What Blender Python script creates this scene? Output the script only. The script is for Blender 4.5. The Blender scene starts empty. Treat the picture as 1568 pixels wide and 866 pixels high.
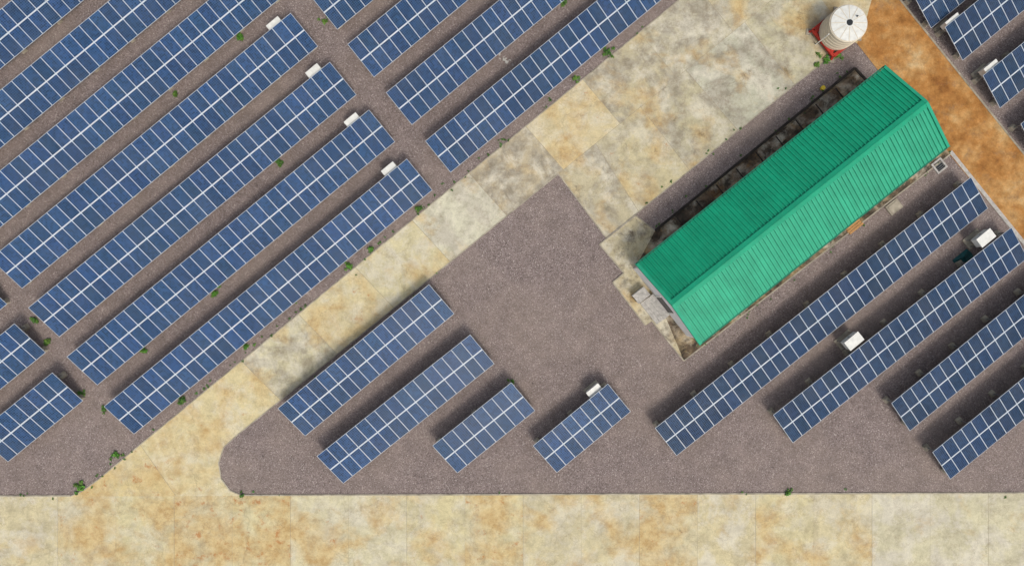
import bpy, math, random
from mathutils import Vector, noise as mnoise
random.seed(11)
H=57.0; S=1568/85.0
def W(px,py,h=0.0):
    k=(H-h)/(H*S)
    return Vector(((px-784)*k,(433-py)*k,h))
def srgb(r,g,b):
    f=lambda c:(c/255/12.92) if c/255<=0.04045 else ((c/255+0.055)/1.055)**2.4
    return (f(r),f(g),f(b))
scene=bpy.context.scene
# ---------------------------------------------------------------- node helpers
class NT:
    def __init__(s,name):
        s.m=bpy.data.materials.new(name); s.m.use_nodes=True
        s.t=s.m.node_tree; s.b=s.t.nodes['Principled BSDF']
    def n(s,typ,**k):
        x=s.t.nodes.new(typ)
        for a,v in k.items(): setattr(x,a,v)
        return x
    def l(s,a,b): s.t.links.new(a,b)
    def pos(s):
        return s.n('ShaderNodeNewGeometry').outputs['Position']
    def noise(s,scale,detail=4,rough=0.55,vec=None,dist=0.0):
        x=s.n('ShaderNodeTexNoise'); x.inputs['Scale'].default_value=scale
        x.inputs['Detail'].default_value=detail; x.inputs['Roughness'].default_value=rough
        x.inputs['Distortion'].default_value=dist
        s.l(vec if vec is not None else s.pos(),x.inputs['Vector'])
        return x.outputs['Fac']
    def ramp(s,fac,stops):
        x=s.n('ShaderNodeValToRGB'); e=x.color_ramp.elements
        while len(e)<len(stops): e.new(0.5)
        for i,(p,c) in enumerate(stops):
            e[i].position=p
            if not hasattr(c,'__len__'): c=(c,c,c)
            e[i].color=(c[0],c[1],c[2],1)
        s.l(fac,x.inputs['Fac']); return x.outputs['Color']
    def math(s,op,a,b=None,clamp=False):
        x=s.n('ShaderNodeMath',operation=op,use_clamp=clamp)
        for i,v in enumerate((a,b)):
            if v is None: continue
            if isinstance(v,(int,float)): x.inputs[i].default_value=v
            else: s.l(v,x.inputs[i])
        return x.outputs[0]
    def mix(s,fac,a,b,mode='MIX'):
        x=s.n('ShaderNodeMix',data_type='RGBA',blend_type=mode)
        for i,v in ((0,fac),(6,a),(7,b)):
            if isinstance(v,(int,float)): x.inputs[i].default_value=v
            elif isinstance(v,tuple): x.inputs[i].default_value=(v[0],v[1],v[2],1)
            else: s.l(v,x.inputs[i])
        return x.outputs[2]
    def attr(s,name):
        x=s.n('ShaderNodeAttribute'); x.attribute_name=name; return x
    def out(s,col,rough=0.8,spec=None,metal=None,bump=None,bstr=0.3,bdist=0.02):
        if isinstance(col,tuple): s.b.inputs['Base Color'].default_value=(*col,1)
        else: s.l(col,s.b.inputs['Base Color'])
        if isinstance(rough,(int,float)): s.b.inputs['Roughness'].default_value=rough
        else: s.l(rough,s.b.inputs['Roughness'])
        if spec is not None: s.b.inputs['Specular IOR Level'].default_value=spec
        if metal is not None: s.b.inputs['Metallic'].default_value=metal
        if bump is not None:
            x=s.n('ShaderNodeBump'); x.inputs['Strength'].default_value=bstr; x.inputs['Distance'].default_value=bdist
            s.l(bump,x.inputs['Height']); s.l(x.outputs[0],s.b.inputs['Normal'])
        return s.m
def simple(name,c,rough=0.6,metal=0.0,var=0.25,scale=3.0,spec=0.3):
    t=NT(name); f=t.noise(scale,5,0.65)
    k=t.ramp(f,[(0.3,1-var),(0.7,1.0+var*0.3)])
    return t.out(t.mix(1.0,c,k,'MULTIPLY'),rough,spec,metal)

# gravel
def m_gravel():
    t=NT('gravel_mat')
    v=t.n('ShaderNodeTexVoronoi'); v.inputs['Scale'].default_value=20.0; t.l(t.pos(),v.inputs['Vector'])
    sep=t.n('ShaderNodeSeparateColor'); t.l(v.outputs['Color'],sep.inputs[0])
    grain=t.ramp(sep.outputs[0],[(0.0,(0.11,0.085,0.076)),(0.35,(0.20,0.158,0.143)),(0.8,(0.265,0.212,0.192)),(0.93,(0.32,0.262,0.235)),(1.0,(0.50,0.44,0.40))])
    f=t.noise(13,3,0.7)
    c=t.mix(0.65,grain,t.ramp(f,[(0.3,0.72),(0.7,1.28)]),'MULTIPLY')
    big=t.noise(0.11,5,0.6)
    c=t.mix(t.ramp(big,[(0.42,0.0),(0.72,0.5)]),c,(0.285,0.225,0.18))
    med=t.noise(0.7,5,0.65)
    c=t.mix(1.0,c,t.ramp(med,[(0.3,0.84),(0.65,1.1)]),'MULTIPLY')
    d=t.noise(0.35,6,0.7,dist=0.3)
    c=t.mix(t.ramp(d,[(0.57,0.0),(0.72,0.42)]),c,(0.13,0.102,0.09))
    return t.out(c,0.95,0.1,bump=sep.outputs[1],bstr=0.4,bdist=0.03)
# concrete: attributes tint (rgb), wear r=ochre g=grime b=grey
def m_conc():
    t=NT('weathered_concrete_mat')
    tint=t.attr('tint').outputs['Color']
    w=t.n('ShaderNodeSeparateColor'); t.l(t.attr('wear').outputs['Color'],w.inputs[0])
    n1=t.noise(0.30,7,0.62,dist=0.3); n2=t.noise(1.1,6,0.7); n3=t.noise(11,5,0.75)
    c=t.mix(1.0,tint,t.ramp(n2,[(0.28,0.74),(0.5,0.96),(0.72,1.12)]),'MULTIPLY')
    n4=t.noise(0.45,7,0.68,dist=0.3)
    pm=t.math('MULTIPLY',t.ramp(n4,[(0.45,0.0),(0.58,0.8)]),t.math('SUBTRACT',1.15,w.outputs[0],True))
    c=t.mix(pm,c,(0.66,0.61,0.48))
    n6=t.noise(0.42,7,0.70,dist=0.3)
    g=t.math('MULTIPLY',t.ramp(n6,[(0.42,0.0),(0.57,0.95)]),w.outputs[2])
    c=t.mix(g,c,t.mix(t.ramp(n2,[(0.42,0.0),(0.58,1.0)]),(0.23,0.195,0.14),(0.37,0.335,0.26)))
    oo=t.math('ADD',n1,t.math('MULTIPLY',w.outputs[0],0.18))
    o=t.ramp(oo,[(0.56,0.0),(0.74,0.85)])
    c=t.mix(o,c,t.mix(t.ramp(n2,[(0.4,0.0),(0.6,1.0)]),(0.47,0.30,0.115),(0.61,0.46,0.22)))
    n5=t.noise(0.9,9,0.76,dist=0.2)
    rr=t.math('ADD',n5,t.math('MULTIPLY',w.outputs[0],0.15))
    c=t.mix(t.ramp(rr,[(0.69,0.0),(0.77,0.8)]),c,(0.44,0.19,0.06))
    # thin brown water marks
    n8=t.noise(0.7,7,0.66,dist=0.3)
    band=t.math('ABSOLUTE',t.math('SUBTRACT',n8,0.56))
    c=t.mix(t.ramp(band,[(0.0,0.35),(0.014,0.0)]),c,(0.25,0.17,0.09))
    n7=t.noise(0.6,8,0.74,dist=0.2)
    base=t.math('MULTIPLY',w.outputs[1],0.62)
    gm=t.math('ADD',n7,base)
    c=t.mix(t.ramp(gm,[(0.68,0.0),(0.86,0.96)]),c,t.mix(t.ramp(n2,[(0.4,0.0),(0.62,1.0)]),(0.03,0.024,0.018),(0.12,0.08,0.05)))
    c=t.mix(1.0,c,t.ramp(n3,[(0.3,0.84),(0.7,1.10)]),'MULTIPLY')
    v=t.n('ShaderNodeTexVoronoi',feature='DISTANCE_TO_EDGE'); v.inputs['Scale'].default_value=0.16
    nn=t.n('ShaderNodeTexNoise'); nn.inputs['Scale'].default_value=0.8; nn.inputs['Detail'].default_value=6; t.l(t.pos(),nn.inputs['Vector'])
    ad=t.n('ShaderNodeVectorMath',operation='MULTIPLY_ADD'); ad.inputs[1].default_value=(2.5,2.5,0); t.l(nn.outputs['Color'],ad.inputs[0]); t.l(t.pos(),ad.inputs[2])
    t.l(ad.outputs[0],v.inputs['Vector'])
    c=t.mix(t.ramp(v.outputs['Distance'],[(0.0,0.25),(0.006,0.0)]),c,(0.16,0.11,0.06))
    return t.out(c,0.85,0.2,bump=n3,bstr=0.25,bdist=0.01)
def m_rust():
    t=NT('laterite_dirt_mat')
    n1=t.noise(0.35,8,0.68); n2=t.noise(1.3,8,0.72); n3=t.noise(10,4,0.7); n4=t.noise(0.8,7,0.7)
    c=t.ramp(n1,[(0.30,(0.24,0.095,0.025)),(0.46,(0.42,0.195,0.055)),(0.58,(0.52,0.29,0.105)),(0.72,(0.60,0.43,0.22))])
    c=t.mix(t.ramp(n4,[(0.54,0.0),(0.68,0.55)]),c,(0.23,0.145,0.085))
    c=t.mix(1.0,c,t.ramp(n2,[(0.3,0.62),(0.55,1.0),(0.7,1.2)]),'MULTIPLY')
    c=t.mix(1.0,c,t.ramp(n3,[(0.3,0.85),(0.7,1.1)]),'MULTIPLY')
    return t.out(c,0.9,0.15,bump=n3,bstr=0.3,bdist=0.02)
def m_glass():
    t=NT('photovoltaic_cell_mat')
    uv=t.n('ShaderNodeUVMap').outputs[0]
    sp=t.n('ShaderNodeSeparateXYZ'); t.l(uv,sp.inputs[0])
    def line(o,cnt,wd):
        x=t.math('MULTIPLY',o,cnt); x=t.math('FRACT',x); x=t.math('SUBTRACT',x,0.5); x=t.math('ABSOLUTE',x)
        return t.math('GREATER_THAN',x,0.5-wd)
    g=t.math('MAXIMUM',line(sp.outputs[0],6,0.08),line(sp.outputs[1],10,0.08))
    tint=t.attr('tint').outputs['Color']
    fl=t.n('ShaderNodeVectorMath',operation='MULTIPLY'); fl.inputs[1].default_value=(6,10,1); t.l(uv,fl.inputs[0])
    f2=t.n('ShaderNodeVectorMath',operation='FLOOR'); t.l(fl.outputs[0],f2.inputs[0])
    f3=t.n('ShaderNodeVectorMath',operation='ADD'); t.l(f2.outputs[0],f3.inputs[0]); t.l(tint,f3.inputs[1])
    wn=t.n('ShaderNodeTexWhiteNoise'); t.l(f3.outputs[0],wn.inputs['Vector'])
    c=t.mix(1.0,tint,t.ramp(wn.outputs['Value'],[(0.0,0.6),(1.0,1.3)]),'MULTIPLY')
    c=t.mix(t.math('MULTIPLY',g,0.28),c,(0.22,0.31,0.40))
    dn=t.noise(0.5,5,0.6)
    c=t.mix(t.ramp(dn,[(0.4,0.0),(0.75,0.09)]),c,(0.24,0.26,0.28))
    return t.out(c,0.30,0.06)
M={}
M['gravel']=m_gravel(); M['conc']=m_conc(); M['cell']=m_glass(); M['rust']=m_rust()
M['alu']=simple('aluminium_frame_mat',(0.54,0.58,0.61),0.5,0.0,0.15,2.0)
M['steel']=simple('galvanised_steel_mat',(0.22,0.22,0.22),0.5,0.3,0.3,2.0)
M['foot']=simple('concrete_footing_mat',(0.50,0.47,0.42),0.9,0,0.4,4.0)
M['white']=simple('white_painted_metal_mat',(0.74,0.73,0.66),0.45,0,0.18,3.0)
M['wall']=simple('white_plaster_mat',(0.80,0.79,0.76),0.85,0,0.15,1.5)
M['dark']=simple('dark_opening_mat',(0.03,0.033,0.035),0.4)
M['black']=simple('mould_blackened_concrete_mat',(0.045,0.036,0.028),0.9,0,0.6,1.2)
M['joint']=simple('joint_sealant_mat',(0.40,0.33,0.22),0.9,0,0.5,1.3)
M['kerb']=simple('kerb_concrete_mat',(0.42,0.37,0.28),0.9,0,0.5,1.5)
M['red']=simple('red_oxide_steel_mat',(0.45,0.035,0.02),0.6,0,0.4,2.0)
M['tank']=simple('cream_plastic_mat',(0.66,0.58,0.44),0.5,0,0.12,2.0)
M['wood']=simple('plank_wood_mat',(0.50,0.27,0.10),0.8,0,0.35,6)
M['teal']=simple('teal_tarpaulin_mat',(0.01,0.09,0.09),0.6,0,0.5,3)
M['yellow']=simple('yellow_plastic_mat',(0.7,0.5,0.03),0.5)
def m_leaf():
    t=NT('leaf_mat'); return t.out(t.attr('tint').outputs['Color'],0.6,0.3)
M['leaf']=m_leaf()
def m_stone():
    t=NT('loose_stone_mat'); return t.out(t.attr('tint').outputs['Color'],0.9,0.1)
M['stone']=m_stone()
def m_roof():
    t=NT('green_roof_sheet_mat')
    tint=t.attr('tint').outputs['Color']
    n=t.noise(0.8,6,0.65); n2=t.noise(9,4,0.7)
    c=t.mix(1.0,tint,t.ramp(n,[(0.3,0.84),(0.7,1.1)]),'MULTIPLY')
    c=t.mix(t.ramp(n2,[(0.5,0.0),(0.8,0.15)]),c,(0.25,0.38,0.26))
    return t.out(c,0.5,0.2)
M['roof']=m_roof()
# ---------------------------------------------------------------- mesh builder
class MB:
    def __init__(s): s.v=[];s.f=[];s.m=[];s.uv=[];s.c=[];s.w=[]
    def face(s,pts,mat,uv=None,col=(1,1,1),wear=(0,0,0)):
        i=len(s.v); s.v+= [Vector(p) for p in pts]; s.f.append(tuple(range(i,i+len(pts))))
        s.m.append(mat); s.uv.append(uv or [(0,0)]*len(pts)); s.c.append(col); s.w.append(wear)
    def hexa(s,P,mat,**k):
        for q in ((3,2,1,0),(4,5,6,7),(0,1,5,4),(1,2,6,5),(2,3,7,6),(3,0,4,7)):
            s.face([P[a] for a in q],mat,**k)
    def box(s,o,ax,ay,az,mat,**k):
        o=Vector(o);ax=Vector(ax);ay=Vector(ay);az=Vector(az)
        if ax.cross(ay).dot(az)<0: ax,ay=ay,ax
        s.hexa([o,o+ax,o+ax+ay,o+ay,o+az,o+ax+az,o+ax+ay+az,o+ay+az],mat,**k)
    def cyl(s,c,r0,r1,z0,z1,n,mat,cap=True,**k):
        c=Vector(c)
        A=[c+Vector((math.cos(2*math.pi*i/n)*r0,math.sin(2*math.pi*i/n)*r0,z0)) for i in range(n)]
        B=[c+Vector((math.cos(2*math.pi*i/n)*r1,math.sin(2*math.pi*i/n)*r1,z1)) for i in range(n)]
        for i in range(n):
            j=(i+1)%n; s.face([A[i],A[j],B[j],B[i]],mat,**k)
        if cap: s.face(B,mat,**k)
    def build(s,name,parent=None,origin=None,bevel=0,merge=False):
        mats=[];idx=[]
        for m in s.m:
            if m not in mats: mats.append(m)
            idx.append(mats.index(m))
        if origin is None:
            lo=Vector((min(v.x for v in s.v),min(v.y for v in s.v),min(v.z for v in s.v)))
            hi=Vector((max(v.x for v in s.v),max(v.y for v in s.v),0))
            origin=Vector(((lo.x+hi.x)/2,(lo.y+hi.y)/2,lo.z))
        me=bpy.data.meshes.new(name)
        me.from_pydata([tuple(v-origin) for v in s.v],[],s.f)
        for m in mats: me.materials.append(M[m])
        me.polygons.foreach_set('material_index',idx)
        uvl=me.uv_layers.new(name='UVMap'); flat=[]
        for u in s.uv:
            for a in u: flat+=[a[0],a[1]]
        uvl.data.foreach_set('uv',flat)
        for nm,src in (('tint',s.c),('wear',s.w)):
            a=me.color_attributes.new(nm,'FLOAT_COLOR','CORNER'); fl=[]
            for f,cc in zip(s.f,src): fl+=[cc[0],cc[1],cc[2],1.0]*len(f)
            a.data.foreach_set('color',fl)
        me.update()
        ob=bpy.data.objects.new(name,me); ob.location=origin
        scene.collection.objects.link(ob)
        if parent: 
            ob.parent=parent; ob.location=origin-parent.location
        if bevel:
            b=ob.modifiers.new('bevel','BEVEL'); b.width=bevel; b.segments=2
        return ob
def empty(name,loc):
    e=bpy.data.objects.new(name,None); e.location=loc; scene.collection.objects.link(e); return e
def P(pts,z): return [Vector((*W(x,y).xy,z)) for x,y in pts]
def ccw(p):
    a=sum(p[i].x*p[(i+1)%len(p)].y-p[(i+1)%len(p)].x*p[i].y for i in range(len(p)))
    return p if a>0 else p[::-1]
# ---------------------------------------------------------------- ground
g=MB(); R=600
g.face([(-R,-R,0),(R,-R,0),(R,R,0),(-R,R,0)],'gravel'); g.build('gravel_ground',origin=Vector((0,0,0)))
Z=0.03
def slab(mb,pts,tint,wear,z=Z,mat='conc'):
    mb.face(ccw(P(pts,z)),mat,col=srgb(*tint),wear=wear)
def strip(mb,a,b,w,z,mat,h=0.0,**k):
    a=Vector((*W(*a).xy,0)); b=Vector((*W(*b).xy,0)); d=(b-a).normalized(); q=Vector((-d.y,d.x,0))*w/2
    if h: mb.box((a-q)+Vector((0,0,-0.02)),b-a,q*2,(0,0,z+0.02),mat,**k)
    else: mb.face([a-q+Vector((0,0,z)),b-q+Vector((0,0,z)),b+q+Vector((0,0,z)),a+q+Vector((0,0,z))],mat,**k)
yb=lambda x:759.5-0.003*x
rd=MB(); x=-1780
tints=[(207,194,153),(204,192,153),(207,195,151),(204,192,152),(207,198,162)]
random.seed(5)
k=0
while x<3400:
    x2=x+89
    oc=0.2+0.35*random.random()
    t=random.choice(tints)
    if x>1250: oc*=0.3; t=random.choice([(203,195,162),(204,196,162)])
    if 180<x<400: oc=.95
    elif 80<x<500: oc=.65
    if 640<x<760 or 960<x<1060: oc=.75
    slab(rd,[(x,yb(x)),(x2,yb(x2)),(x2,906),(x,906)],t,(oc,0.12 if 960<x<1060 else 0.05,0.3))
    strip(rd,(x,yb(x)),(x,906),0.03 if k%2 else 0.015,Z+0.004,'joint')
    x=x2;k+=1
strip(rd,(-1780,yb(-1780)-1),(108,yb(108)-1),0.12,Z+0.03,'kerb',h=1)
strip(rd,(372,yb(372)-1),(3400,yb(3400)-1),0.12,Z+0.03,'kerb',h=1)
rd.build('concrete_road',origin=Vector((0,0,0)))
# diagonal access road
ac=MB()
Ly=lambda x:680-(x-215)*0.8245
Ry=lambda x:612-(x-430)*0.8135
slab(ac,[(215,680),(150,734),(128,750),(108,yb(108)),(270,yb(270))],(206,188,138),(0.8,0,0.1))
slab(ac,[(215,680),(290,Ly(290)),(343,684),(335,708),(339,732),(352,750),(372,yb(372)),(270,yb(270))],(209,195,151),(0.6,0,0.1))
slab(ac,[(290,Ly(290)),(370,Ly(370)),(430,612),(365,664),(343,684)],(211,196,150),(0.5,0,0.1))
xs=[(370,430)]+[(370+87*i,430+87*i*0.995) for i in range(1,14)]
info=[((206,197,160),(0.25,.06,0.7)),((209,195,152),(0.55,0,.2)),((205,194,154),(0.3,0,.15)),((208,203,176),(0.05,0,0.5)),((184,170,140),(0.15,0.08,0.9)),
      ((206,190,148),(0.55,0.02,.15)),((188,177,144),(0.25,0.08,.8)),((189,180,150),(0.15,0.08,.8)),((196,186,152),(0.4,0.06,.6)),((190,182,152),(0.25,0.09,.7)),((198,187,153),(0.5,0.06,.5)),((196,188,152),(0.3,0,.3)),((196,188,152),(0.3,0,.3))]
for i in range(13):
    (a,b),(a2,b2)=xs[i],xs[i+1]
    slab(ac,[(a,Ly(a)),(a2,Ly(a2)),(b2,Ry(b2)),(b,Ry(b))],*info[i])
    strip(ac,(a,Ly(a)),(b,Ry(b)),0.03,Z+0.004,'joint')
strip(ac,(215,680),(270,yb(270)),0.03,Z+0.004,'joint')
strip(ac,(855,Ry(855)),(1230,Ry(1230)),0.03,Z+0.004,'joint')
edge=[(108,yb(108)),(128,750),(150,734),(215,680),(1500,Ly(1500))]
for i in range(4): strip(ac,edge[i],edge[i+1],0.09,Z+0.025,'kerb',h=1)
edge=[(855,Ry(855)),(430,612),(365,664),(343,684),(335,708),(339,732),(352,750),(372,yb(372))]
for i in range(len(edge)-1): strip(ac,edge[i],edge[i+1],0.09,Z+0.025,'kerb',h=1)
ac.build('access_road',origin=Vector((0,0,0)))
# apron
ap=MB()
A=[(855,Ry(855)),(912,Ry(912)),(981,Ry(981)),(1050,Ry(1050)),(1140,Ry(1140)),(1230,Ry(1230))]
B=[(928,364),(978,324),(1056,261),(1130,200),(1217,130),(1303,62)]
inf=[((189,178,146),(.2,.18,.7)),((199,187,148),(.5,.10,.5)),((189,180,147),(.35,.16,.75)),((189,186,162),(.05,.14,.75)),((193,185,150),(.4,.16,.65))]
for i in range(5):
    slab(ap,[A[i],A[i+1],B[i+1],B[i]],*inf[i])
    if i: strip(ap,A[i],B[i],0.03,Z+0.004,'joint')
mid=lambda a,b,t=.5:(a[0]+(b[0]-a[0])*t,a[1]+(b[1]-a[1])*t)
slab(ap,[A[5],(1420,Ry(1420)-2),(1335,-2),(1322,45),(1312,67),B[5]],(200,184,142),(.75,.12,.2))
for i in range(5): strip(ap,B[i],B[i+1],0.09,Z+0.02,'kerb',h=1)
strip(ap,A[0],B[0],0.09,Z+0.022,'kerb',h=1)
ap.build('concrete_apron',origin=Vector((0,0,0)))
# laterite stained road
lt=MB()
slab(lt,[(1335,-2),(1350,-28),(1378,0),(1568,236),(1900,650),(1830,706),(1568,376),(1450,232),(1362,105),(1346,110),(1312,67),(1322,45)],(162,116,70),(0,0,0),mat='rust')
strip(lt,(1350,-28),(1378,0),0.12,Z+0.03,'kerb',h=1)
strip(lt,(1378,0),(1900,650),0.14,Z+0.03,'kerb',h=1)
strip(lt,(1455,232),(1835,704),0.3,Z+0.02,'foot',h=1)
lt.build('dirt_stained_road',origin=Vector((0,0,0)))
# building pad
pd=MB()
ZP=0.06
slab(pd,[(918,374),(973,330),(1003,353),(975,405),(1000,440),(1047,552),(998,491),(988,498),(938,432),(955,418)],(202,189,152),(.2,.28,.4),ZP)
slab(pd,[(1003,353),(1308,105),(1326,124),(1410,190),(1455,236),(1047,552),(1000,440),(975,405)],(172,146,102),(.2,.50,.5),ZP)
for a,b in [((918,374),(973,330)),((973,330),(1003,353)),((1047,552),(1455,236)),((938,432),(955,418)),((918,374),(955,418)),((938,432),(988,498)),((998,491),(1047,552))]:
    strip(pd,a,b,0.10,ZP+0.03,'kerb',h=1)
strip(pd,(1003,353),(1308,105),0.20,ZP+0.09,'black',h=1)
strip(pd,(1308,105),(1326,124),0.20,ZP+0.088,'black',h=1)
for i in range(10):
    t0=i/10; t1=(i+0.985)/10
    a=mid((1005,357),(1309,111),t0); b=mid((1005,357),(1309,111),t1)
    q=(8,10)
    slab(pd,[a,b,(b[0]+q[0],b[1]+q[1]),(a[0]+q[0],a[1]+q[1])],random.choice([(160,122,74),(142,104,62),(118,84,50)]),(.1,random.uniform(.40,.56),.3),ZP+0.05)
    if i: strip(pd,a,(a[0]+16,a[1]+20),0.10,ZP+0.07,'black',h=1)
pd.build('building_plinth',origin=Vector((0,0,0)))
# ---------------------------------------------------------------- solar arrays
TH=math.radians(15); ZH=1.6; ML=1.58; GAP=0.06; WID=2*ML+GAP
def array(P1,P2,tone=1.0,ext=0.0):  # tone paints each row's sky-reflection brightness into its cell colour
    a=W(*P1,ZH); b=W(*P2,ZH); L=(b-a).length; u=(b-a)/L
    p=Vector((u.y,-u.x,0)); q=p*math.cos(TH)-Vector((0,0,math.sin(TH))); nr=p*math.sin(TH)+Vector((0,0,math.cos(TH)))
    n=max(2,round(L/0.99)); pit=L/n
    mb=MB(); Q=lambda s,t,o=0.0:a+u*s+q*t+nr*o
    for i in range(n):
        for r in range(2):
            s0=i*pit+0.007; s1=(i+1)*pit-0.007; t0=r*(ML+GAP); t1=t0+ML
            dz=random.uniform(-.004,.004)
            mb.box(Q(s0,t0,-0.04+dz),u*(s1-s0),q*(t1-t0),nr*0.04,'alu')
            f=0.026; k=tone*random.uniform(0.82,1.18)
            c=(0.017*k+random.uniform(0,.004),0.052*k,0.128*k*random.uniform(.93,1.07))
            pts=[Q(s0+f,t1-f,dz+.002),Q(s1-f,t1-f,dz+.002),Q(s1-f,t0+f,dz+.002),Q(s0+f,t0+f,dz+.002)]
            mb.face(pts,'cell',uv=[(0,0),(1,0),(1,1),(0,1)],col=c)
    mb.box(Q(0,ML+0.004,-0.03),u*L,q*(GAP-0.008),nr*0.022,'alu')
    for t in (0.35,1.25,2.0,2.9):
        mb.box(Q(-0.06,t,-0.12),u*(L+.12),q*0.05,nr*0.07,'steel')
    npost=max(2,round(L/3.9)+1)
    for j in range(npost):
        s=0.35+(L-0.7)*j/(npost-1)
        mb.box(Q(s-.04,0.1,-0.22),u*0.08,q*(WID-.2),nr*0.09,'steel')
        for t in (0.3,2.75):
            top=Q(s,t,-0.2)
            mb.box(Vector((top.x,top.y,0.25))-u*.04-p*.04,u*.08,p*.08,(0,0,top.z-.25),'steel')
            o=Vector((top.x,top.y,0)); w=.25; w2=.18
            B0=[o+u*x*w+p*y*w-Vector((0,0,.02)) for x,y in ((-1,-1),(-1,1),(1,1),(1,-1))]
            T0=[o+u*x*w2+p*y*w2+Vector((0,0,.32)) for x,y in ((-1,-1),(-1,1),(1,1),(1,-1))]
            n0=(B0[1]-B0[0]).cross(B0[2]-B0[1]).z
            if n0<0: B0=B0[::-1];T0=T0[::-1]
            mb.hexa(B0+T0,'kerb')
        x0=Q(s,0.5,-.22); x1=Q(s,2.75); mb.box(x0-u*.02,u*.04,Vector((0,0,.05)),Vector((x1.x,x1.y,.35))-x0,'steel')
    mb.build('solar_panel_array')
    return a,u,p,L
def cabinet(px,py,u,ln=1.15,dp=0.5,zt=1.35,big=False):
    p=Vector((u.y,-u.x,0)); c=W(px,py,zt); mb=MB(); zb=zt-.75
    o=Vector((c.x,c.y,zb))-u*ln/2-p*dp/2
    mb.box(o,u*ln,p*dp,(0,0,.70),'white')
    e=.05; h=o-u*e-p*e; Lh=u*(ln+2*e); Dh=p*(dp+2*e)
    zc=Vector((0,0,.703))
    B0=[h+zc,h+Dh+zc,h+Dh+Lh+zc,h+Lh+zc]
    T0=[h+zc+Vector((0,0,.10)),h+Dh+zc+Vector((0,0,.04)),h+Dh+Lh+zc+Vector((0,0,.04)),h+Lh+zc+Vector((0,0,.10))]
    if (B0[1]-B0[0]).cross(B0[2]-B0[1]).z<0: B0=[B0[i] for i in (3,2,1,0)];T0=[T0[i] for i in (3,2,1,0)]
    mb.hexa(B0+T0,'white')
    for k in (0,1):
        mb.box(o+u*(.05+k*ln/2)-p*.015+Vector((0,0,.06)),u*(ln/2-.08),p*.014,(0,0,.58),'white')
        mb.box(o+u*(ln/2-.06+k*.08)-p*.04+Vector((0,0,.3)),u*.03,p*.024,(0,0,.12),'dark')
    for x in (.06,ln-.11):
        for y in (.04,dp-.09):
            mb.box(Vector((*(o+u*x+p*y).xy,-.02)),u*.05,p*.05,(0,0,zb+.02),'steel')
    mb.box(Vector((*(o+u*.3+p*.2).xy,0)),u*.07,p*.07,(0,0,zb),'dark')
    s=.12; mb.box(Vector((*(o-u*s-p*s).xy,-.02)),u*(ln+2*s),p*(dp+2*s),(0,0,.12),'kerb')
    mb.build('inverter_cabinet')
random.seed(3)
T=[((159,622),(623,243)),((102,546),(565,168)),((43,471),(505,95)),((-15,396),(445,20)),((-72,320),(387,-55)),((-130,245),(327,-130)),((-188,170),(267,-205)),((-246,95),(207,-280))]
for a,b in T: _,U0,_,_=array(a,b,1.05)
def byend(P2,n,tone=1.0,sl=(-0.776,0.631)):
    k=n*18.8; return array((P2[0]+sl[0]*k,P2[1]+sl[1]*k),P2,tone)
def bystart(P1,n,tone=1.0,sl=(0.774,-0.633)):
    k=n*18.8; return array(P1,(P1[0]+sl[0]*k,P1[1]+sl[1]*k),tone)
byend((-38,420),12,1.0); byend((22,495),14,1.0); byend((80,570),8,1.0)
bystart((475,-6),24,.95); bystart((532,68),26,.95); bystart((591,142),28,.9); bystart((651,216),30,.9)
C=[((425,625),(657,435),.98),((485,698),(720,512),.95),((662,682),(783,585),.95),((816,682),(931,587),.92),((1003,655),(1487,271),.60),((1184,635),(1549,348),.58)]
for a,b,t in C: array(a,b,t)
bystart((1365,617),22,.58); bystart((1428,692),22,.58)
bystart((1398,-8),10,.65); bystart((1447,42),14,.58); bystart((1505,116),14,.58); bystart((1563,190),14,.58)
for x,y in ((596,259),(539,184),(480,109),(420,37),(910,598)): cabinet(x,y,U0)
cabinet(1308,522,U0,1.35,.75,1.6); cabinet(1510,364,U0,1.35,.75,1.6); cabinet(1519,103,U0,1.2,.55,1.45); cabinet(1460,32,U0,1.2,.55,1.45)
# ---------------------------------------------------------------- building
ZE=3.4; RR=1.3
ang=math.radians(38.5); u=Vector((math.cos(ang),math.sin(ang),0)); p=Vector((u.y,-u.x,0)); zz=Vector((0,0,1))
c0=W(1213,314.5,ZE); c0.z=0
HL=12.4; HW=3.94
bl=empty('green_roof_building',c0)
Bp=lambda s,t,z:c0+u*s+p*t+zz*z
wl=MB(); wi=HL-.12; wt=HW-.4; rz=lambda t:ZE+RR*(1-abs(t)/HW)-.09
th=.2
for sg in (-1,1):
    wl.box(Bp(-wi,sg*wt-(th if sg>0 else 0),0.0),u*2*wi,p*th,zz*(rz(wt)-.02),'wall')
for sg in (-1,1):
    s0=sg*(wi-.002); s1=sg*(wi-th)
    prof=[(-wt+th,0),(wt-th,0),(wt-th,rz(wt-th)),(0,rz(0)),(-wt+th,rz(wt-th))]
    a=[Bp(s0,t,z) for t,z in prof]; b=[Bp(s1,t,z) for t,z in prof]
    wl.face(a,'wall'); wl.face(b[::-1],'wall')
wl.build('walls',bl)
op=MB()
for sg in (-1,1):
    for s in (-10,-7,-4,-1,2,5,8):
        y=sg*(wt+.003)
        dr=(s in(-7,5)) and sg>0
        z0=0.07 if dr else 1.1; z1=2.2
        op.box(Bp(s,y-(0.0 if sg>0 else .03),z0),u*(1.0 if dr else 1.6),p*.03,zz*(z1-z0),'dark')
        for xx in (-.08,(1.0 if dr else 1.6)): op.box(Bp(s+xx,y-(0.0 if sg>0 else .05),z0),u*.08,p*.05,zz*(z1-z0),'white')
        op.box(Bp(s-.12,y-(0 if sg>0 else .12),z1),u*(1.9 if not dr else 1.3),p*.12,zz*.08,'wall')
op.box(Bp(-wi-.03,-.6,.06),u*.03,p*1.6,zz*2.2,'dark')
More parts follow.
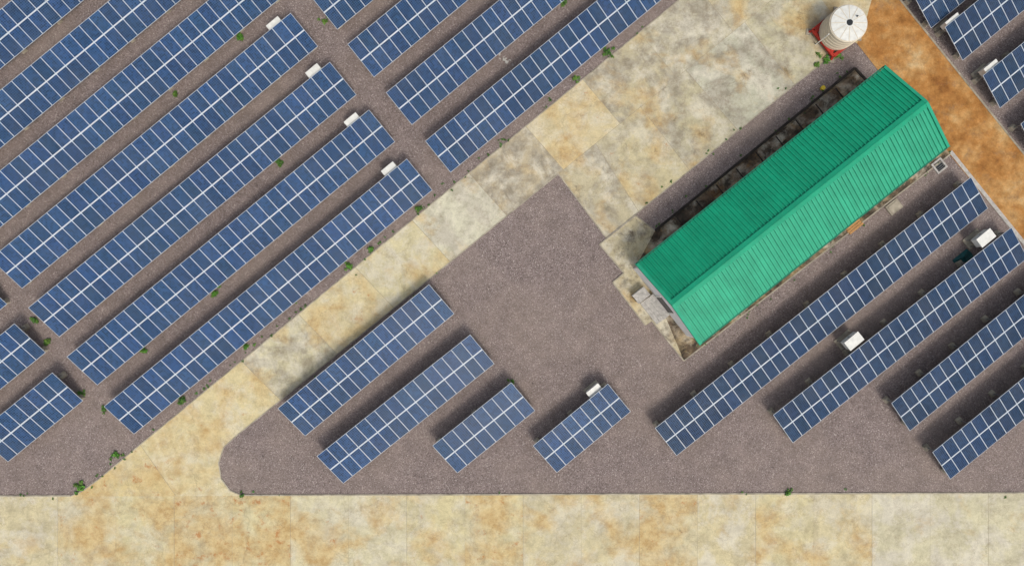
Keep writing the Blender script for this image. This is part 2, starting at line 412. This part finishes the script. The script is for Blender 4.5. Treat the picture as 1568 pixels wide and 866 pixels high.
op.box(Bp(-wi-.06,-.68,.06),u*.06,p*.08,zz*2.28,'white'); op.box(Bp(-wi-.06,1.0,.06),u*.06,p*.08,zz*2.28,'white')
op.build('doors_and_windows',bl)
rf=MB(); per=.36; N=int(2*HL/per); per=2*HL/N
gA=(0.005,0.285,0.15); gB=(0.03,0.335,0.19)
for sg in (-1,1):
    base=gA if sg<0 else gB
    for i in range(N):
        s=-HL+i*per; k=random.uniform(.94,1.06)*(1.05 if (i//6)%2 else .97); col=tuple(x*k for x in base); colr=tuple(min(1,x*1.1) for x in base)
        pr=[(s,0),(s+per*.50,0),(s+per*.58,.08),(s+per*.82,.08),(s+per*.90,0),(s+per,0)]
        for j in range(5):
            (sa,ha),(sb,hb)=pr[j],pr[j+1]
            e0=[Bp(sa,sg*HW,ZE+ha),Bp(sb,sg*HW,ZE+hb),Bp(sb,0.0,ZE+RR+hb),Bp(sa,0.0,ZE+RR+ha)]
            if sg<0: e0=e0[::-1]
            cc=colr if j==2 else (tuple(x*.72 for x in col) if j in (3,1) else col)  # rib shading painted into the colour: flanks darker, tops lighter
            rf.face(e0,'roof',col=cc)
rf.build('roof',bl)
tr=MB(); gt=(0.010,0.31,0.165)
sl=math.atan2(RR,HW)
for sg in (-1,1):
    d=p*sg*math.cos(sl)-zz*math.sin(sl)
    nn=p*sg*math.sin(sl)+zz*math.cos(sl)
    tr.box(Bp(-HL-.05,0,ZE+RR+.10),u*(2*HL+.1),d*.36,nn*.025,'roof',col=gt)
    tr.box(Bp(-HL,sg*(HW+.01),ZE-.17),u*2*HL,p*sg*.12,zz*.15,'roof',col=(0.006,0.17,0.10))
    for e in (-1,1):
        tr.box(Bp(e*HL,0,ZE+RR-.1),u*e*.05,d*(HW/math.cos(sl)+.06),nn*.24,'roof',col=(0.012,.30,.17))
        tr.box(Bp(e*HL,0.0,ZE+RR+.141),-u*e*.2,d*(HW/math.cos(sl)+.06),nn*.02,'roof',col=(0.02,.34,.19))
tr.build('roof_trim',bl)
st=MB()
for k in range(3): st.box(Bp(-wi-1.35+k*.35,-.95+k*.001,.055),u*(1.3-k*.35),p*(2.2-k*.002),zz*(.15*(k+1)),'foot')
st.build('entrance_steps',bl,bevel=.02)
sb=MB()
o=Bp(-wi-1.5,-1.9,.09); sb.box(o,u*1.1,p*.75,zz*.8,'wall'); sb.box(o-u*.05-p*.05+zz*.802,u*1.2,p*.85,zz*.07,'foot'); sb.box(o-u*.02+p*.1+zz*.1,u*.02,p*.5,zz*.6,'dark')
sb.build('pump_box')
# ---------------------------------------------------------------- water tank
b=W(1276,54); wt_e=empty('water_tank',b)
s=MB(); sh=.62
for a in range(4):
    aa=ang+a*math.pi/2+math.pi/4; d=Vector((math.cos(aa),math.sin(aa),0)); e=Vector((-d.y,d.x,0))
    ft=b+d*2.05; tp=b+d*1.85
    s.box(ft-d*.25-e*.25-zz*.02,d*.5,e*.5,zz*.15,'kerb')
    s.box(ft-d*.08-e*.08+zz*.13,d*.16,e*.16,(tp-ft)+zz*(sh-.2),'red')
    aa2=aa+math.pi/2; d2=Vector((math.cos(aa2),math.sin(aa2),0))
    A0=b+d*1.95; B0=b+d2*1.95
    x=(B0-A0); nrm=Vector((-x.y,x.x,0)).normalized()
    s.box(A0-nrm*.12+zz*(sh-.12),x,nrm*.24,zz*.12,'red'); s.box(A0-nrm*.03+zz*.25,x,nrm*.06,zz*.08,'red')
for k in range(7):
    y=-1.25+k*.41; s.box(b-u*1.35+p*y+zz*(sh-.04),u*2.7,p*.25,zz*.06,'red')
s.build('stand',wt_e)
t=MB()
r=1.48; z=sh+.03
for k in range(5):
    t.cyl(b,r,r,z,z+.34,48,'tank',cap=False); t.cyl(b,r+.03,r+.03,z+.34,z+.385,48,'tank'); z+=.385
t.cyl(b,r,r*.96,z,z+.08,48,'tank',cap=False)
t.cyl(b,r*.96,.34,z+.08,z+.20,48,'white')
for k in range(12):
    a=2*math.pi*k/12; d=Vector((math.cos(a),math.sin(a),0)); e=Vector((-d.y,d.x,0))
    A0=b+d*.36+zz*(z+.195); B0=b+d*r*.95+zz*(z+.085)
    t.box(A0-e*.02,B0-A0,e*.04,zz*.02,'tank')
t.build('tank_body',wt_e)
h=MB(); h.cyl(b,.25,.22,z+.20,z+.28,24,'dark'); h.cyl(b+Vector((.6,.5,0)),.06,.06,z+.1,z+.28,10,'dark'); h.build('hatch',wt_e)
pp=MB(); pp.cyl(b-u*1.65-p*.3,.05,.05,0,2.4,10,'white'); pp.build('pipe',wt_e)
# ---------------------------------------------------------------- small things
mh=MB(); c=W(1437,254); c.z=0
for k,(a0,b0,l0,w0) in enumerate([(-.5,-.5,1.0,.14),(-.5,.36,1.0,.14),(-.5,-.36,.14,.72),(.36,-.36,.14,.72)]):
    mh.box(c+u*a0+p*b0-zz*.02,u*l0,p*w0,zz*.17,'foot')
mh.box(c-u*.358-p*.358,u*.716,p*.716,zz*.03,'dark')
for k in range(4): mh.box(c-u*.355+p*(-.28+k*.17)+zz*.09,u*.71,p*.03,zz*.02,'steel')
mh.build('inspection_chamber')
cs=MB(); c=W(1368,317); c.z=0
cs.box(c-u*.6-p*.45-zz*.02,u*1.2,p*.9,zz*.16,'kerb'); cs.box(c-u*.45-p*.3+zz*.142,u*.9,p*.6,zz*.04,'kerb'); cs.build('chamber_cover',bevel=.02)
pl=MB(); c=W(1308,347); c.z=0
for k in range(3): pl.box(c-u*.7+p*(-.3+k*.2)+u*random.uniform(-.1,.1),u*1.4,p*.17,zz*(.1+.03*k),'wood')
pl.build('wood_plank_pile')
bk=MB(); c=W(1258,136); c.z=0; bk.cyl(c,.14,.18,.0,.32,16,'yellow'); bk.cyl(c,.185,.185,.32,.34,16,'yellow'); bk.build('yellow_bucket')
def tarp(px,py,r):
    mb=MB(); c=W(px,py); n=12
    def hp(i,j):
        x=(i/n-.5)*2*r; y=(j/n-.5)*1.3*r; e=max(abs(i/n-.5),abs(j/n-.5))*2
        return c+u*x+p*y+zz*(.02+max(0,(1-e))*.5*abs(mnoise.noise(Vector((x*1.7+px,y*1.7,3))))*2+.1*(1-e))+u*.25*mnoise.noise(Vector((x*2,y*2,9)))
    for i in range(n):
        for j in range(n): mb.face([hp(i,j),hp(i,j+1),hp(i+1,j+1),hp(i+1,j)],'teal')
    mb.build('tarpaulin')
tarp(1474,396,.7)
random.seed(8)
def leafclump(mb,c,r,h,n,base=(0.06,0.14,0.025)):
    for _ in range(n):
        a=random.uniform(0,6.283); rr=r*math.sqrt(random.random())*(.7+.9*mnoise.noise(Vector((math.cos(a)*1.5+c.x,math.sin(a)*1.5+c.y,0))))
        z=random.uniform(.02,h)*(1-.7*rr/r) if r>0 else .05
        o=c+Vector((math.cos(a)*rr,math.sin(a)*rr,z+.03))
        b=random.uniform(0,6.283); l=random.uniform(.05,.13); w=l*.4
        d=Vector((math.cos(b),math.sin(b),random.uniform(-.3,.6)))*l; e=Vector((-math.sin(b),math.cos(b),random.uniform(-.4,.4)))*w
        k=random.uniform(.45,1.5); col=(base[0]*k*random.uniform(.8,1.3),base[1]*k,base[2]*k)
        mb.face([o-d,o-e,o+d,o+e],'leaf',col=col)
weeds=[(368,58,.42),(270,146,.28),(428,248,.45),(330,449,.4),(280,612,.45),(75,522,.42),(54,489,.35),(125,745,.5),(535,407,.38),(569,381,.25),(643,319,.3),(930,81,.42),(178,695,.4),(785,585,.25),(378,530,.28),(222,536,.3),(1264,92,.5),(1280,86,.4),(1206,754,.25),(497,34,.25),(880,120,.25),(864,4,.35),(160,626,.25),(125,602,.22),(372,757,.2),(1250,100,.25)]
for x,y,r in weeds:
    mb=MB(); c=W(x,y); leafclump(mb,c,r*.8,.35,int(300*r),base=random.choice([(0.07,0.20,0.02),(0.06,0.15,0.025),(0.10,0.20,0.03)]))
    for _ in range(4): leafclump(mb,c+Vector((random.gauss(0,.7)*r,random.gauss(0,.7)*r,0)),r*.4,.2,int(40*r)+3,base=(.09,.19,.03))
    mb.build('weed_clump')
gr=MB()
def along(a,b,n,sp=.22):
    for _ in range(n):
        t=random.random(); c=W(*mid(a,b,t))+Vector((random.gauss(0,sp),random.gauss(0,sp),0))
        leafclump(gr,c,random.uniform(.04,.13),.1,random.randint(3,9))
along((215,676),(1030,2),55); along((1000,350),(1300,110),20); along((978,322),(1215,128),12); along((430,618),(680,412),6); along((0,758),(108,756),4); along((380,757),(1560,753),8); along((1050,548),(1450,240),24,.3); along((130,745),(215,676),8)
gr.build('grass_sprouts',origin=Vector((0,0,0)))
# loose stones
sg=MB()
for _ in range(3200):
    x=random.uniform(-10,1580);y=random.uniform(-10,760)
    c=W(x,y); r=random.uniform(.02,.045) if random.random()<.98 else random.uniform(.06,.11)
    if y>Ly(x)-4 and (y<Ry(x)+4) : continue
    if x>855 and y<364-(x-928)*.8 : continue
    if 1300<x and y<(x-1300)*1.24+70 and y>(x-1378)*1.24: continue
    k=random.uniform(.6,1.9); col=(.205*k,.165*k,.15*k)
    pts=[c+Vector((math.cos(a)*r*random.uniform(.7,1.2),math.sin(a)*r*random.uniform(.7,1.2),0)) for a in (0,1.3,2.5,3.8,5.0)]
    tp=c+Vector((0,0,r*.8))
    for i in range(5): sg.face([pts[i],pts[(i+1)%5],tp],'stone',col=col)
sg.build('loose_stones',origin=Vector((0,0,0)))
rb=MB(); c=W(773,91)
for _ in range(14):
    o=c+Vector((random.gauss(0,.25),random.gauss(0,.2),0)); s_=random.uniform(.06,.16)
    a=random.uniform(0,3); d=Vector((math.cos(a),math.sin(a),0)); e=Vector((-d.y,d.x,0))
    rb.box(o,d*s_*1.6,e*s_,(0.02,0.01,s_*.7),'foot')
rb.build('rubble_heap')
# ---------------------------------------------------------------- light, camera
el=math.radians(56); sd=Vector((0.50,-0.86,0)).normalized(); dirv=Vector((sd.x*math.cos(el),sd.y*math.cos(el),math.sin(el)))
sun=bpy.data.lights.new('sun','SUN'); sun.energy=1.5; sun.angle=math.radians(14); sun.color=(1,.965,.91)
so=bpy.data.objects.new('sun',sun); so.rotation_euler=(-dirv).to_track_quat('-Z','Y').to_euler(); so.location=(0,0,80); scene.collection.objects.link(so)
w=bpy.data.worlds.new('World'); scene.world=w; w.use_nodes=True
nt=w.node_tree; bg=nt.nodes['Background']; sk=nt.nodes.new('ShaderNodeTexSky'); sk.sky_type='NISHITA'; sk.sun_disc=False
sk.sun_elevation=el; sk.sun_rotation=math.atan2(sd.x,sd.y); sk.dust_density=4.0; sk.air_density=1.0; sk.ozone_density=1.0
hs=nt.nodes.new('ShaderNodeHueSaturation'); hs.inputs['Saturation'].default_value=.55
nt.links.new(sk.outputs[0],hs.inputs['Color']); nt.links.new(hs.outputs[0],bg.inputs[0]); bg.inputs[1].default_value=0.15
cam=bpy.data.cameras.new('camera'); cam.sensor_width=36; cam.lens=36*H/85.0; cam.clip_end=2000
co=bpy.data.objects.new('camera',cam); co.location=(0,0,H); scene.collection.objects.link(co); scene.camera=co
scene.view_settings.view_transform='Standard'; scene.view_settings.look='None'; scene.view_settings.exposure=0
